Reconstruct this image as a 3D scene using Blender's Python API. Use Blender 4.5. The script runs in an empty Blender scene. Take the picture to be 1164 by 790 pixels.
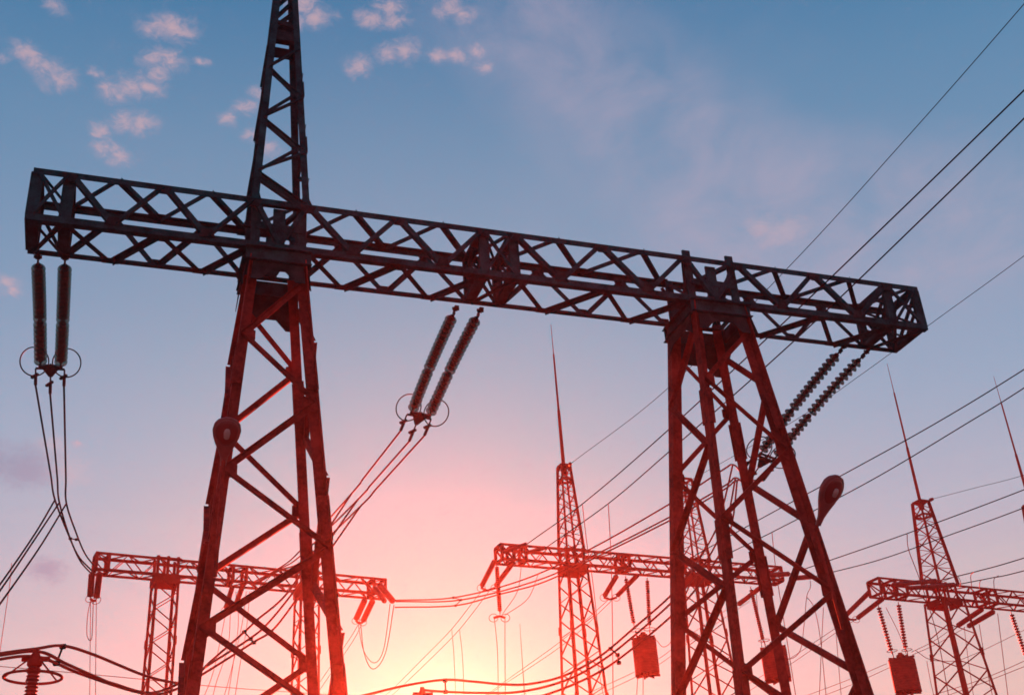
import bpy, math, random
from mathutils import Vector, Matrix
random.seed(7)
SC = bpy.context.scene
COL = SC.collection
R = math.radians

# ------------------------------------------------------------------ camera
PW, PH, FPX = 1164.0, 790.0, 1359.92
PITCH, ROLL = R(28.354), R(-4.0856)
CAM = Vector((0, 0, 1.6))
_f = Vector((0, math.cos(PITCH), math.sin(PITCH)))
_u = Vector((0, -math.sin(PITCH), math.cos(PITCH)))
_r = Vector((1, 0, 0))
RT = _r * math.cos(ROLL) + _u * math.sin(ROLL)
UP = _u * math.cos(ROLL) - _r * math.sin(ROLL)
cam_data = bpy.data.cameras.new("camera")
cam_data.sensor_fit = 'HORIZONTAL'
cam_data.sensor_width = 36.0
cam_data.lens = 36.0 * FPX / PW
cam_data.clip_start = 0.05
cam_data.clip_end = 6000
cam = bpy.data.objects.new("camera", cam_data)
COL.objects.link(cam)
cam.matrix_world = Matrix((
    (RT.x, UP.x, -_f.x, CAM.x), (RT.y, UP.y, -_f.y, CAM.y),
    (RT.z, UP.z, -_f.z, CAM.z), (0, 0, 0, 1)))
SC.camera = cam


def ray(x, y):
    return RT * ((x - PW / 2) / FPX) - UP * ((y - PH / 2) / FPX) + _f


def at(x, y, Y):                       # the place seen at photo point (x, y), Y metres ahead
    d = ray(x, y)
    return CAM + d * (Y / d.y)


def atz(x, y, Z):
    d = ray(x, y)
    return CAM + d * ((Z - CAM.z) / d.z)


# ------------------------------------------------------------------ light
SUN_EL, SUN_AZ = R(9.0), R(-4.7)
SUN_DIR = Vector((math.sin(SUN_AZ) * math.cos(SUN_EL), math.cos(SUN_AZ) * math.cos(SUN_EL), math.sin(SUN_EL)))
SUN_STRENGTH, SUN_COLOR = 5.0, (1.0, 0.045, 0.016)
HAZE_DENSITY, HAZE_ANISO, HAZE_COLOR = 0.00035, 0.925, (0.95, 0.92, 0.92)
EXPOSURE = 2.2
SKY_GAIN = 0.5 ** EXPOSURE

SC.view_settings.view_transform = 'Standard'
SC.view_settings.look = 'None'
SC.view_settings.gamma = 1
SC.view_settings.exposure = EXPOSURE
SC.view_settings.use_curve_mapping = False

sun = bpy.data.lights.new("sun", 'SUN')
sun.energy, sun.color, sun.angle = SUN_STRENGTH, SUN_COLOR, R(0.5)
sun_o = bpy.data.objects.new("sun", sun)
COL.objects.link(sun_o)
sun_o.rotation_euler = SUN_DIR.to_track_quat('Z', 'Y').to_euler()
sun_o.location = (0, 60, 60)

world = bpy.data.worlds.new("World")
SC.world = world
world.use_nodes = True
NT = world.node_tree
NT.nodes.clear()


class NB:                              # small node-building helper
    def __init__(s, nt): s.nt = nt

    def new(s, t, **kw):
        n = s.nt.nodes.new(t)
        for k, v in kw.items(): setattr(n, k, v)
        return n

    def put(s, sock, v):
        if hasattr(v, 'is_output') or isinstance(v, bpy.types.NodeSocket): s.nt.links.new(v, sock)
        else: sock.default_value = v

    def m(s, op, a, b=0.0, c=0.0, clamp=False):
        n = s.new('ShaderNodeMath', operation=op, use_clamp=clamp)
        for i, v in enumerate((a, b, c)): s.put(n.inputs[i], v)
        return n.outputs[0]

    def v(s, op, a, b=(0, 0, 0), out=0):
        n = s.new('ShaderNodeVectorMath', operation=op)
        s.put(n.inputs[0], a)
        s.put(n.inputs[1], b)
        return n.outputs['Value'] if out else n.outputs['Vector']

    def mix(s, fac, a, b, blend='MIX'):
        n = s.new('ShaderNodeMix', data_type='RGBA', blend_type=blend)
        s.put(n.inputs['Factor'], fac)
        s.put(n.inputs['A'], a if not isinstance(a, tuple) else (*a, 1)[:4])
        s.put(n.inputs['B'], b if not isinstance(b, tuple) else (*b, 1)[:4])
        return n.outputs['Result']

    def noise(s, vec, scale, detail=5, rough=.55, dist=0.0, out='Fac'):
        n = s.new('ShaderNodeTexNoise')
        s.put(n.inputs['Vector'], vec)
        n.inputs['Scale'].default_value = scale
        n.inputs['Detail'].default_value = detail
        n.inputs['Roughness'].default_value = rough
        n.inputs['Distortion'].default_value = dist
        return n.outputs[out]

    def smooth(s, x, lo, hi):
        n = s.new('ShaderNodeMapRange', interpolation_type='SMOOTHSTEP')
        s.put(n.inputs['Value'], x)
        n.inputs['From Min'].default_value = lo
        n.inputs['From Max'].default_value = hi
        return n.outputs['Result']

    def ramp(s, fac, stops):
        n = s.new('ShaderNodeValToRGB')
        e = n.color_ramp.elements
        while len(e) < len(stops): e.new(0.5)
        for el, (p, c) in zip(e, stops):
            el.position = p
            el.color = (*c, 1)
        s.put(n.inputs[0], fac)
        return n.outputs[0]


def build_sky():
    b = NB(NT)
    d = b.v('NORMALIZE', b.new('ShaderNodeTexCoord').outputs['Generated'])
    sx = b.new('ShaderNodeSeparateXYZ')
    b.put(sx.inputs[0], d)
    el = sx.outputs['Z']
    base = b.ramp(el, [
        (0.00, (.80, .52, .40)), (0.17, (.78, .53, .43)), (0.24, (.64, .49, .49)), (0.32, (.42, .43, .54)), (0.40, (.27, .375, .53)),
        (0.50, (.16, .295, .465)), (0.62, (.080, .228, .405)), (0.70, (.018, .165, .35)), (1.0, (.004, .09, .27))])
    # dusk glow that widens round the sun
    cosang = b.v('DOT_PRODUCT', d, tuple(SUN_DIR), out=1)
    ang = b.m('ARCCOSINE', b.m('MINIMUM', cosang, .99999))

    def gauss(sig):
        q = b.m('DIVIDE', ang, sig)
        return b.m('POWER', math.e, b.m('MULTIPLY', b.m('MULTIPLY', q, q), -1.0))
    col = b.mix(b.m('MULTIPLY', gauss(R(30)), .50), base, (.40, .455, .555))
    col = b.mix(b.m('MULTIPLY', gauss(R(14)), .80), col, (.32, .62, .50))
    # pink counter-twilight band, out of view, added to redden the camera-facing legs
    anti = tuple(Vector((-SUN_DIR.x, -SUN_DIR.y, 0)).normalized())
    opp = b.m('MULTIPLY', b.smooth(b.v('DOT_PRODUCT', d, anti, out=1), .05, .75), b.smooth(el, .50, .16))
    col = b.mix(b.m('MULTIPLY', opp, .9), col, (1.10, .42, .46))
    # thin veils of pink cirrus
    inv = b.new('ShaderNodeCombineXYZ')
    zz = b.m('MAXIMUM', el, .05)
    b.put(inv.inputs[0], b.m('DIVIDE', sx.outputs['X'], zz))
    b.put(inv.inputs[1], b.m('DIVIDE', sx.outputs['Y'], zz))
    plane = inv.outputs[0]
    veil = b.smooth(b.noise(b.v('MULTIPLY', plane, (1.0, .55, 1)), 1.6, 6, .6, .4), .47, .78)

    def nrm(x, y): return tuple(ray(x, y).normalized())

    def blob(x, y, rx):
        dist = b.v('DISTANCE', b.v('MULTIPLY', dn, (1, 1, 1.7)), tuple(q * k for q, k in zip(nrm(x, y), (1, 1, 1.7))), out=1)
        return b.m('SUBTRACT', 1.0, b.m('DIVIDE', dist, 1.28 * rx / FPX), clamp=True)

    def add(vals):
        t = vals[0]
        for v in vals[1:]: t = b.m('ADD', t, v)
        return t
    wob = b.noise(d, 26.0, 4, .65, out='Color')
    dn = b.v('ADD', d, b.v('MULTIPLY', b.v('SUBTRACT', wob, (.5, .5, .5)), (.016, .016, .016)))

    def most(vals):
        t = vals[0]
        for v in vals[1:]: t = b.m('MAXIMUM', t, v)
        return t
    streak = add([blob(*q) for q in ((640, 50, 110), (700, 110, 110), (760, 165, 115), (820, 215, 120), (890, 255, 140), (980, 265, 150), (1090, 270, 150), (560, 10, 90))])
    fine = b.noise(b.v('MULTIPLY', plane, (3.0, 2.2, 1)), 2.6, 8, .66, .5)
    sv = b.m('MULTIPLY', b.m('MINIMUM', streak, 1.0), b.smooth(fine, .16, .80))
    col = b.mix(b.m('MULTIPLY', veil, .18), col, (.38, .38, .49))
    col = b.mix(b.m('MULTIPLY', sv, .55), col, (.46, .39, .50))
    # low streaks of cirrus in the afterglow
    low = b.new('ShaderNodeCombineXYZ')
    b.put(low.inputs[0], b.m('MULTIPLY', b.m('ARCTAN2', sx.outputs['X'], sx.outputs['Y']), 5.0))
    b.put(low.inputs[1], b.m('MULTIPLY', el, 34.0))
    band = b.m('MULTIPLY', b.smooth(b.noise(low.outputs[0], 1.3, 6, .6, .5), .46, .70), b.smooth(el, .42, .26))
    col = b.mix(b.m('MULTIPLY', band, .16), col, (.56, .54, .54))
    # the small sunlit cumulus tufts
    det = b.noise(b.v('MULTIPLY', d, (1, 1, 1.7)), 82.0, 8, .70, .7)
    puffs = most([blob(*q) for q in (
        (130, 104, 22), (150, 100, 26), (168, 98, 24), (178, 32, 26), (196, 34, 30), (212, 40, 18), (172, 68, 20), (192, 72, 24), (180, 84, 18), (30, 58, 20), (46, 72, 22), (64, 86, 26),
        (110, 86, 13), (140, 138, 22), (160, 142, 24), (112, 150, 18), (122, 170, 22), (134, 180, 18), (292, 106, 16), (280, 122, 20), (262, 132, 16), (290, 155, 16), (305, 170, 16),
        (346, 4, 30), (362, 20, 26), (338, 26, 18), (420, 20, 22), (440, 8, 26), (448, 22, 20), (440, 62, 20), (462, 58, 24), (406, 75, 20), (508, 10, 22), (526, 18, 18), (499, 66, 16), (522, 66, 16), (542, 58, 14),
        (549, 76, 13), (6, 318, 16), (12, 330, 13), (88, 503, 9), (0, 66, 13), (60, 6, 16), (225, 70, 12))])
    q = b.m('ADD', puffs, b.m('MULTIPLY', b.m('SUBTRACT', det, .5), 2.2))
    body = b.m('MULTIPLY', b.smooth(q, .0, 1.1), b.smooth(puffs, .0, .45))
    col = b.mix(b.m('MULTIPLY', body, .50), col, (.46, .36, .46))
    core = b.m('MULTIPLY', b.m('MULTIPLY', b.smooth(q, .40, 1.5), b.smooth(puffs, .1, .7)), .58)
    col = b.mix(core, col, (.74, .45, .44))
    faint = most([blob(*q_) for q_ in ((868, 258, 26), (892, 266, 34), (76, 532, 36), (62, 508, 22))])
    col = b.mix(b.m('MULTIPLY', b.smooth(b.m('ADD', faint, b.m('MULTIPLY', b.m('SUBTRACT', det, .5), 1.6)), .1, 1.2), .34), col, (.72, .46, .48))
    dark = b.m('MULTIPLY', b.smooth(b.m('ADD', most([blob(*q_) for q_ in ((28, 530, 40), (-10, 526, 46), (52, 646, 24))]), b.m('MULTIPLY', b.m('SUBTRACT', det, .5), 1.4)), .0, .9), .60)
    col = b.mix(dark, col, (.25, .25, .37))
    bg = b.new('ShaderNodeBackground')
    b.put(bg.inputs['Color'], col)
    bg.inputs['Strength'].default_value = SKY_GAIN
    sky = b.new('ShaderNodeTexSky', sky_type='NISHITA', sun_disc=False, sun_elevation=SUN_EL, sun_rotation=SUN_AZ)
    bg2 = b.new('ShaderNodeBackground')
    b.put(bg2.inputs['Color'], sky.outputs[0])
    bg2.inputs['Strength'].default_value = .0006
    ad = b.new('ShaderNodeAddShader')
    b.put(ad.inputs[0], bg.outputs[0])
    b.put(ad.inputs[1], bg2.outputs[0])
    out = b.new('ShaderNodeOutputWorld')
    b.put(out.inputs['Surface'], ad.outputs[0])


build_sky()
SC.cycles.use_denoising = True
SC.cycles.max_bounces = 8
SC.cycles.diffuse_bounces = 2
SC.cycles.glossy_bounces = 2
SC.cycles.transmission_bounces = 8
SC.cycles.transparent_max_bounces = 16
SC.cycles.volume_bounces = 0
SC.cycles.sample_clamp_indirect = 4
SC.cycles.filter_width = 1.7


# ------------------------------------------------------------------ materials
def material(name, base, rough, metal=0.0, var=.35, scale=3.0, bump=.0, tint=None, spec=.4):
    m = bpy.data.materials.new(name)
    m.use_nodes = True
    b = NB(m.node_tree)
    p = m.node_tree.nodes['Principled BSDF']
    tc = b.new('ShaderNodeTexCoord').outputs['Object']
    n1 = b.noise(tc, scale, 6, .6)
    n2 = b.noise(tc, scale * 9, 4, .6)
    f = b.m('ADD', b.m('MULTIPLY', n1, .7), b.m('MULTIPLY', n2, .3))
    lo = tuple(c * (1 - var) for c in base)
    hi = tuple(min(1, c * (1 + var)) for c in (tint or base))
    b.put(p.inputs['Base Color'], b.mix(b.smooth(f, .32, .68), lo, hi))
    b.put(p.inputs['Roughness'], b.m('ADD', b.m('MULTIPLY', n2, .25), rough - .12))
    p.inputs['Metallic'].default_value = metal
    p.inputs['Specular IOR Level'].default_value = spec
    if bump:
        bn = b.new('ShaderNodeBump')
        bn.inputs['Strength'].default_value = bump
        bn.inputs['Distance'].default_value = .01
        b.put(bn.inputs['Height'], n2)
        b.put(p.inputs['Normal'], bn.outputs[0])
    return m


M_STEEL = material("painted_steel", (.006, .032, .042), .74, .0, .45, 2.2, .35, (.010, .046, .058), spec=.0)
M_FAR = material("flare_tinted_far_steel", (.36, .030, .018), .75, .0, .30, 1.5, spec=.03)  # far steel's red is the low flare glow, put into the base colour
M_PLATE = material("dark_plate", (.007, .022, .029), .74, .0, .5, 4.0, .4, (.018, .026, .030), spec=.0)
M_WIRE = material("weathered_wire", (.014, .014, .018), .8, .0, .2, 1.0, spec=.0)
M_FLAREWIRE = material("flare_tinted_wire", (.38, .040, .022), .7, .0, .2, 1.0, spec=.10)  # wire colour carries the red flare, not the metal's own tone
M_PORC = material("flare_tinted_porcelain", (.36, .034, .022), .45, .0, .3, 6.0, spec=.2)  # porcelain reddened in its base colour to hold the flare
M_TRAP = material("flare_tinted_coil", (.36, .030, .018), .65, .0, .25, 5.0, .2, spec=.12)  # coil red is flare light painted into the colour
M_LAMP = material("flare_tinted_lamp_housing", (.16, .045, .045), .42, .0, .2, 5.0)  # red of the glow mixed into the housing colour
M_LAMPIN = material("lamp_reflector", (.12, .010, .010), .45, .0, .2, 5.0)
M_CAP = material("forged_cap_iron", (.010, .013, .013), .7, .0, .3, 9.0, spec=.1)
M_FLARESTEEL = material("flare_tinted_steel", (.145, .017, .015), .74, .0, .6, 1.4, .5, (.17, .022, .018), spec=.04)  # column steel coloured with the flare's red light
M_GROUND = material("gravel_yard", (.14, .12, .10), .9, .0, .4, .8, .6)
M_CONC = material("concrete", (.30, .29, .27), .85, .0, .2, 2.0, .3)


def glassmat(name, col, tr):
    m = bpy.data.materials.new(name)
    m.use_nodes = True
    b = NB(m.node_tree)
    p = m.node_tree.nodes['Principled BSDF']
    n = b.noise(b.new('ShaderNodeTexCoord').outputs['Object'], 14.0, 3)
    b.put(p.inputs['Base Color'], b.mix(n, tuple(c * .8 for c in col), col))
    p.inputs['Transmission Weight'].default_value = tr
    p.inputs['Roughness'].default_value = .10
    p.inputs['IOR'].default_value = 1.33
    p.inputs['Specular IOR Level'].default_value = .25
    return m


M_GLASS = glassmat("toughened_glass", (.19, .29, .23), .93)
M_LENS = glassmat("lamp_lens", (.45, .42, .40), .35)


# ------------------------------------------------------------------ mesh helpers
class MB:
    def __init__(s): s.v, s.f, s.sm = [], [], False

    def sweep(s, a, b, prof, ref, prof2=None):
        a, b = Vector(a), Vector(b)
        k = (b - a).normalized()
        x = ref - k * ref.dot(k)
        if x.length < 1e-5: x = k.orthogonal()
        x.normalize()
        y = k.cross(x)
        o, n = len(s.v), len(prof)
        for c, pr in ((a, prof), (b, prof2 or prof)):
            for p in pr: s.v.append(c + x * p[0] + y * p[1])
        for i in range(n):
            j = (i + 1) % n
            s.f.append((o + i, o + j, o + n + j, o + n + i))
        s.f.append(tuple(o + i for i in reversed(range(n))))
        s.f.append(tuple(o + n + i for i in range(n)))
        return s

    def angle(s, a, b, w, t, ref, flip=1):          # steel angle
        h = w * .32
        pr = [(0, 0), (w, 0), (w, t), (t, t), (t, w), (0, w)]
        pr = [(p - h, (q - h) * flip) for p, q in pr]
        if flip < 0: pr.reverse()
        return s.sweep(a, b, pr, Vector(ref))

    def bar(s, a, b, w, h, ref=(0, 0, 1)):
        return s.sweep(a, b, [(-w / 2, -h / 2), (w / 2, -h / 2), (w / 2, h / 2), (-w / 2, h / 2)], Vector(ref))

    def rod(s, a, b, r, r2=None, n=8):
        def c(q): return [(q * math.cos(2 * math.pi * i / n), q * math.sin(2 * math.pi * i / n)) for i in range(n)]
        return s.sweep(a, b, c(r), Vector((.3, .2, 1)), c(r if r2 is None else r2))

    def poly(s, pts, nrm, t):                        # flat plate of thickness t
        nrm = Vector(nrm).normalized() * (t / 2)
        o, n = len(s.v), len(pts)
        for sg in (1, -1):
            for p in pts: s.v.append(Vector(p) + nrm * sg)
        s.f.append(tuple(range(o, o + n)))
        s.f.append(tuple(o + n + i for i in reversed(range(n))))
        for i in range(n):
            j = (i + 1) % n
            s.f.append((o + j, o + i, o + n + i, o + n + j))
        return s

    def tube(s, pts, r, n=6, closed=False):
        pts = [Vector(p) for p in pts]
        N = len(pts)
        rings = []
        x = None
        for i, p in enumerate(pts):
            if closed: k = pts[(i + 1) % N] - pts[i - 1]
            else: k = pts[min(i + 1, N - 1)] - pts[max(i - 1, 0)]
            k.normalize()
            if x is None: x = k.orthogonal()
            x = (x - k * x.dot(k)).normalized()
            y = k.cross(x)
            rings.append(len(s.v))
            for q in range(n):
                a = 2 * math.pi * q / n
                s.v.append(p + x * (r * math.cos(a)) + y * (r * math.sin(a)))
        for i in range(N if closed else N - 1):
            a, c = rings[i], rings[(i + 1) % N]
            for q in range(n):
                w = (q + 1) % n
                s.f.append((a + q, a + w, c + w, c + q))
        if not closed:
            s.f.append(tuple(rings[0] + q for q in reversed(range(n))))
            s.f.append(tuple(rings[-1] + q for q in range(n)))
        s.sm = True
        return s

    def lathe(s, a, axis, prof, n=20):               # prof: (distance along axis, radius)
        a, k = Vector(a), Vector(axis).normalized()
        x = k.orthogonal().normalized()
        y = k.cross(x)
        o = len(s.v)
        for z, r in prof:
            for q in range(n):
                t = 2 * math.pi * q / n
                s.v.append(a + k * z + x * (r * math.cos(t)) + y * (r * math.sin(t)))
        for i in range(len(prof) - 1):
            for q in range(n):
                w = (q + 1) % n
                s.f.append((o + i * n + q, o + i * n + w, o + (i + 1) * n + w, o + (i + 1) * n + q))
        s.f.append(tuple(o + q for q in reversed(range(n))))
        s.f.append(tuple(o + (len(prof) - 1) * n + q for q in range(n)))
        s.sm = True
        return s

    def mesh(s, name, mat, origin=Vector((0, 0, 0)), smooth=None):
        me = bpy.data.meshes.new(name)
        me.from_pydata([tuple(v - origin) for v in s.v], [], s.f)
        me.materials.append(mat)
        if (s.sm if smooth is None else smooth):
            me.polygons.foreach_set('use_smooth', [True] * len(me.polygons))
            me.set_sharp_from_angle(angle=R(40))
        me.update()
        return me

    def build(s, name, mat, parent=None, origin=None, smooth=None):
        root = parent
        while root is not None and root.parent is not None: root = root.parent
        og = origin if origin is not None else (root.location if root is not None else s.v[0].copy())
        o = bpy.data.objects.new(name, s.mesh(name, mat, Vector(og), smooth))
        COL.objects.link(o)
        if parent is not None: o.parent = parent
        else: o.location = og
        return o


def tag(o, label, cat, group=None):
    o["label"], o["category"] = label, cat
    if group: o["group"] = group
    return o


def empty(name, loc, label, cat, group=None):
    o = bpy.data.objects.new(name, None)
    o.empty_display_size = .2
    o.location = loc
    COL.objects.link(o)
    return tag(o, label, cat, group)


def structure(o, kind='structure'):
    o["kind"] = kind
    return o


def assembly(name, parent):            # a part whose own pieces are its sub-parts
    o = bpy.data.objects.new(name, None)
    o.empty_display_size = .1
    COL.objects.link(o)
    o.parent = parent
    return o


def spline(pts, seg=10):
    pts = [Vector(p) for p in pts]
    if len(pts) == 2: return [pts[0].lerp(pts[1], i / 4) for i in range(5)]
    P = [pts[0] * 2 - pts[1]] + pts + [pts[-1] * 2 - pts[-2]]
    out = []
    for i in range(1, len(P) - 2):
        p0, p1, p2, p3 = P[i - 1:i + 3]
        for j in range(seg):
            t = j / seg
            out.append(.5 * ((2 * p1) + (p2 - p0) * t + (2 * p0 - 5 * p1 + 4 * p2 - p3) * t * t + (3 * p1 - p0 - 3 * p2 + p3) * t ** 3))
    out.append(pts[-1])
    return out


Z3 = Vector((0, 0, 1))

# ------------------------------------------------------------------ ground and air
g = MB()
n_g = 40
for i in range(n_g + 1):
    for j in range(n_g + 1):
        x, y = -1200 + 2400 * i / n_g, -1200 + 2400 * j / n_g
        g.v.append(Vector((x, y, 0)))
for i in range(n_g):
    for j in range(n_g):
        a = i * (n_g + 1) + j
        g.f.append((a, a + n_g + 1, a + n_g + 2, a + 1))
structure(g.build("ground", M_GROUND, origin=Vector((0, 0, 0))))

hz = MB().bar((0, 0, -1), (0, 0, 33.5), 2600, 2600, (1, 0, 0))
mh = bpy.data.materials.new("dusk_haze")
mh.use_nodes = True
mh.node_tree.nodes.clear()
hb = NB(mh.node_tree)
vol = hb.new('ShaderNodeVolumePrincipled')
vol.inputs['Color'].default_value = (*HAZE_COLOR, 1)
vol.inputs['Density'].default_value = HAZE_DENSITY
vol.inputs['Anisotropy'].default_value = HAZE_ANISO
ho = hb.new('ShaderNodeOutputMaterial')
hb.put(ho.inputs['Volume'], vol.outputs[0])
structure(hz.build("haze", mh, origin=Vector((0, 0, 0))), 'stuff')

# ------------------------------------------------------------------ the near portal
YAW = R(20.42)
TD = Vector((math.cos(YAW), math.sin(YAW), 0))        # along the beam
ND = Vector((-math.sin(YAW), math.cos(YAW), 0))       # away from the camera
BO = Vector((-9.387, 19.257, 15.70))                  # near lower left corner of the beam
BL, BD, BH, ZB = 21.17, 1.277, 1.127, 15.70


def P(t, u, z): return Vector((BO.x, BO.y, 0)) + TD * t + ND * u + Z3 * z


def onplane(x, y, u):
    d = ray(x, y)
    q = BO + ND * u - CAM
    return CAM + d * (q.dot(ND) / d.dot(ND))


portal = empty("portal_gantry", P(BL / 2, BD / 2, 0), "huge dark lattice steel portal spanning the picture on two splayed legs", "gantry")


def crossbeam():
    CH, DG, TH = .175, .115, .016
    root = assembly("crossbeam", portal)
    zb, zt = ZB, ZB + BH
    corners = {'BF': (0, zb), 'BB': (BD, zb), 'TF': (0, zt), 'TB': (BD, zt)}

    def C(k, t): return P(t, *corners[k])

    def gusset(k, t, ref, w=.34, h=.20):
        # small plate lying in the face at a node
        a = C(k, t)
        inw = {('BF', 'f'): Z3, ('TF', 'f'): -Z3, ('BB', 'b'): Z3, ('TB', 'b'): -Z3,
               ('BF', 'd'): ND, ('BB', 'd'): -ND, ('TF', 'u'): ND, ('TB', 'u'): -ND}[(k, ref)]
        nrm = ND if ref in 'fb' else Z3
        off = nrm * {'f': -.066, 'b': .066, 'd': -.066, 'u': .066}[ref]
        MB().poly([a - TD * w / 2 + off, a + TD * w / 2 + off, a + TD * w * .28 + inw * h + off, a - TD * w * .28 + inw * h + off], nrm, .014).build("gusset_plate", M_PLATE, root)
    frames = [0.08, .70, 9.52, 10.23, 20.22, 21.09]
    bays = [(.70, 4.40), (5.55, 9.52), (10.23, 14.55), (15.95, 20.22)]
    # node gussets first: the crossbeam's own mesh
    diag = []
    for a, e in bays:
        q = [a + (e - a) * i / 4 for i in range(5)]
        faces = {
            'f': [('TF', 0), ('BF', 1), ('TF', 2), ('BF', 3), ('TF', 4)],
            'u': [('TB', 0), ('TF', 1), ('TB', 2), ('TF', 3), ('TB', 4)],
            'd': [('BF', 0), ('BB', 1), ('BF', 2), ('BB', 3), ('BF', 4)],
            'b': [('BB', 0), ('TB', 1), ('BB', 2), ('TB', 3), ('BB', 4)]}
        for fc, nodes in faces.items():
            for i in range(4):
                diag.append((fc, nodes[i][0], q[nodes[i][1]], nodes[i + 1][0], q[nodes[i + 1][1]], DG))
            for k, i in nodes: gusset(k, q[i], fc)
    zones = [(frames[0], frames[1]), (frames[2], frames[3]), (frames[4], frames[5])]
    for a, e in zones:
        for fc, (k1, k2) in {'f': ('TF', 'BF'), 'u': ('TF', 'TB'), 'd': ('BF', 'BB'), 'b': ('TB', 'BB')}.items():
            diag.append((fc, k1, a, k2, e, .065))
            diag.append((fc, k2, a, k1, e, .065))
    for a, e in ((4.40, 4.97), (4.97, 5.55), (14.55, 15.25), (15.25, 15.95)):
        for fc, (k1, k2) in {'f': ('TF', 'BF'), 'b': ('TB', 'BB'), 'u': ('TF', 'TB')}.items():
            if abs(a - 4.97) < .01 or abs(a - 15.25) < .01: k1, k2 = k2, k1
            diag.append((fc, k1, a, k2, e, .10))
    for k in corners:
        w = {'TF': .14, 'BF': .155, 'TB': .135, 'BB': .12}[k]
        dz = Z3 * {'TF': 0, 'BF': -.035, 'TB': .06, 'BB': 0}[k]
        su = 1 if k[1] == 'F' else -1
        fl = {'BF': 1, 'TB': 1, 'BB': -1, 'TF': -1}[k]
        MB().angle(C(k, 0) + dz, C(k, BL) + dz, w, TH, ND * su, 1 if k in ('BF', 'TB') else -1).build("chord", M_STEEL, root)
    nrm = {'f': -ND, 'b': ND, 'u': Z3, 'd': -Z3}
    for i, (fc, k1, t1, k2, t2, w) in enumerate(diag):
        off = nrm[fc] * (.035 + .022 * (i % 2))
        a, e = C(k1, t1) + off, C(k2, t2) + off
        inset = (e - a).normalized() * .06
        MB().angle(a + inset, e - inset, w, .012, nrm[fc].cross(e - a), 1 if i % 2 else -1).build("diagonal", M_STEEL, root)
    # transverse frames: four broad channels and crossed flats
    for i, t in enumerate(frames):
        f = MB()
        w = .21
        c = [P(t, .03, zb + .03), P(t, BD - .03, zb + .03), P(t, BD - .03, zt - .03), P(t, .03, zt - .03)]
        for a, e, rf in ((c[0], c[1], Z3), (c[1], c[2], ND), (c[2], c[3], Z3), (c[3], c[0], ND)):
            f.bar(a, e, .05, w, rf)
            d = (e - a).normalized()
            f.bar(a + TD * .112 + d * .02, e + TD * .112 - d * .02, .09, .012, rf)
            f.bar(a - TD * .112 + d * .02, e - TD * .112 - d * .02, .09, .012, rf)
        m = (c[0] + c[2]) / 2
        f.bar(c[0], c[2], .085, .05, TD)
        f.bar(c[1] + TD * .056, c[3] + TD * .056, .085, .05, TD)
        mids = [(c[j] + c[(j + 1) % 4]) / 2 for j in range(4)]
        for j in range(4):
            f.bar(mids[j] - TD * .06, mids[(j + 1) % 4] - TD * .06, .08, .04, TD)
        f.build("cross_frame", M_STEEL, root)
    return root


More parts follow.
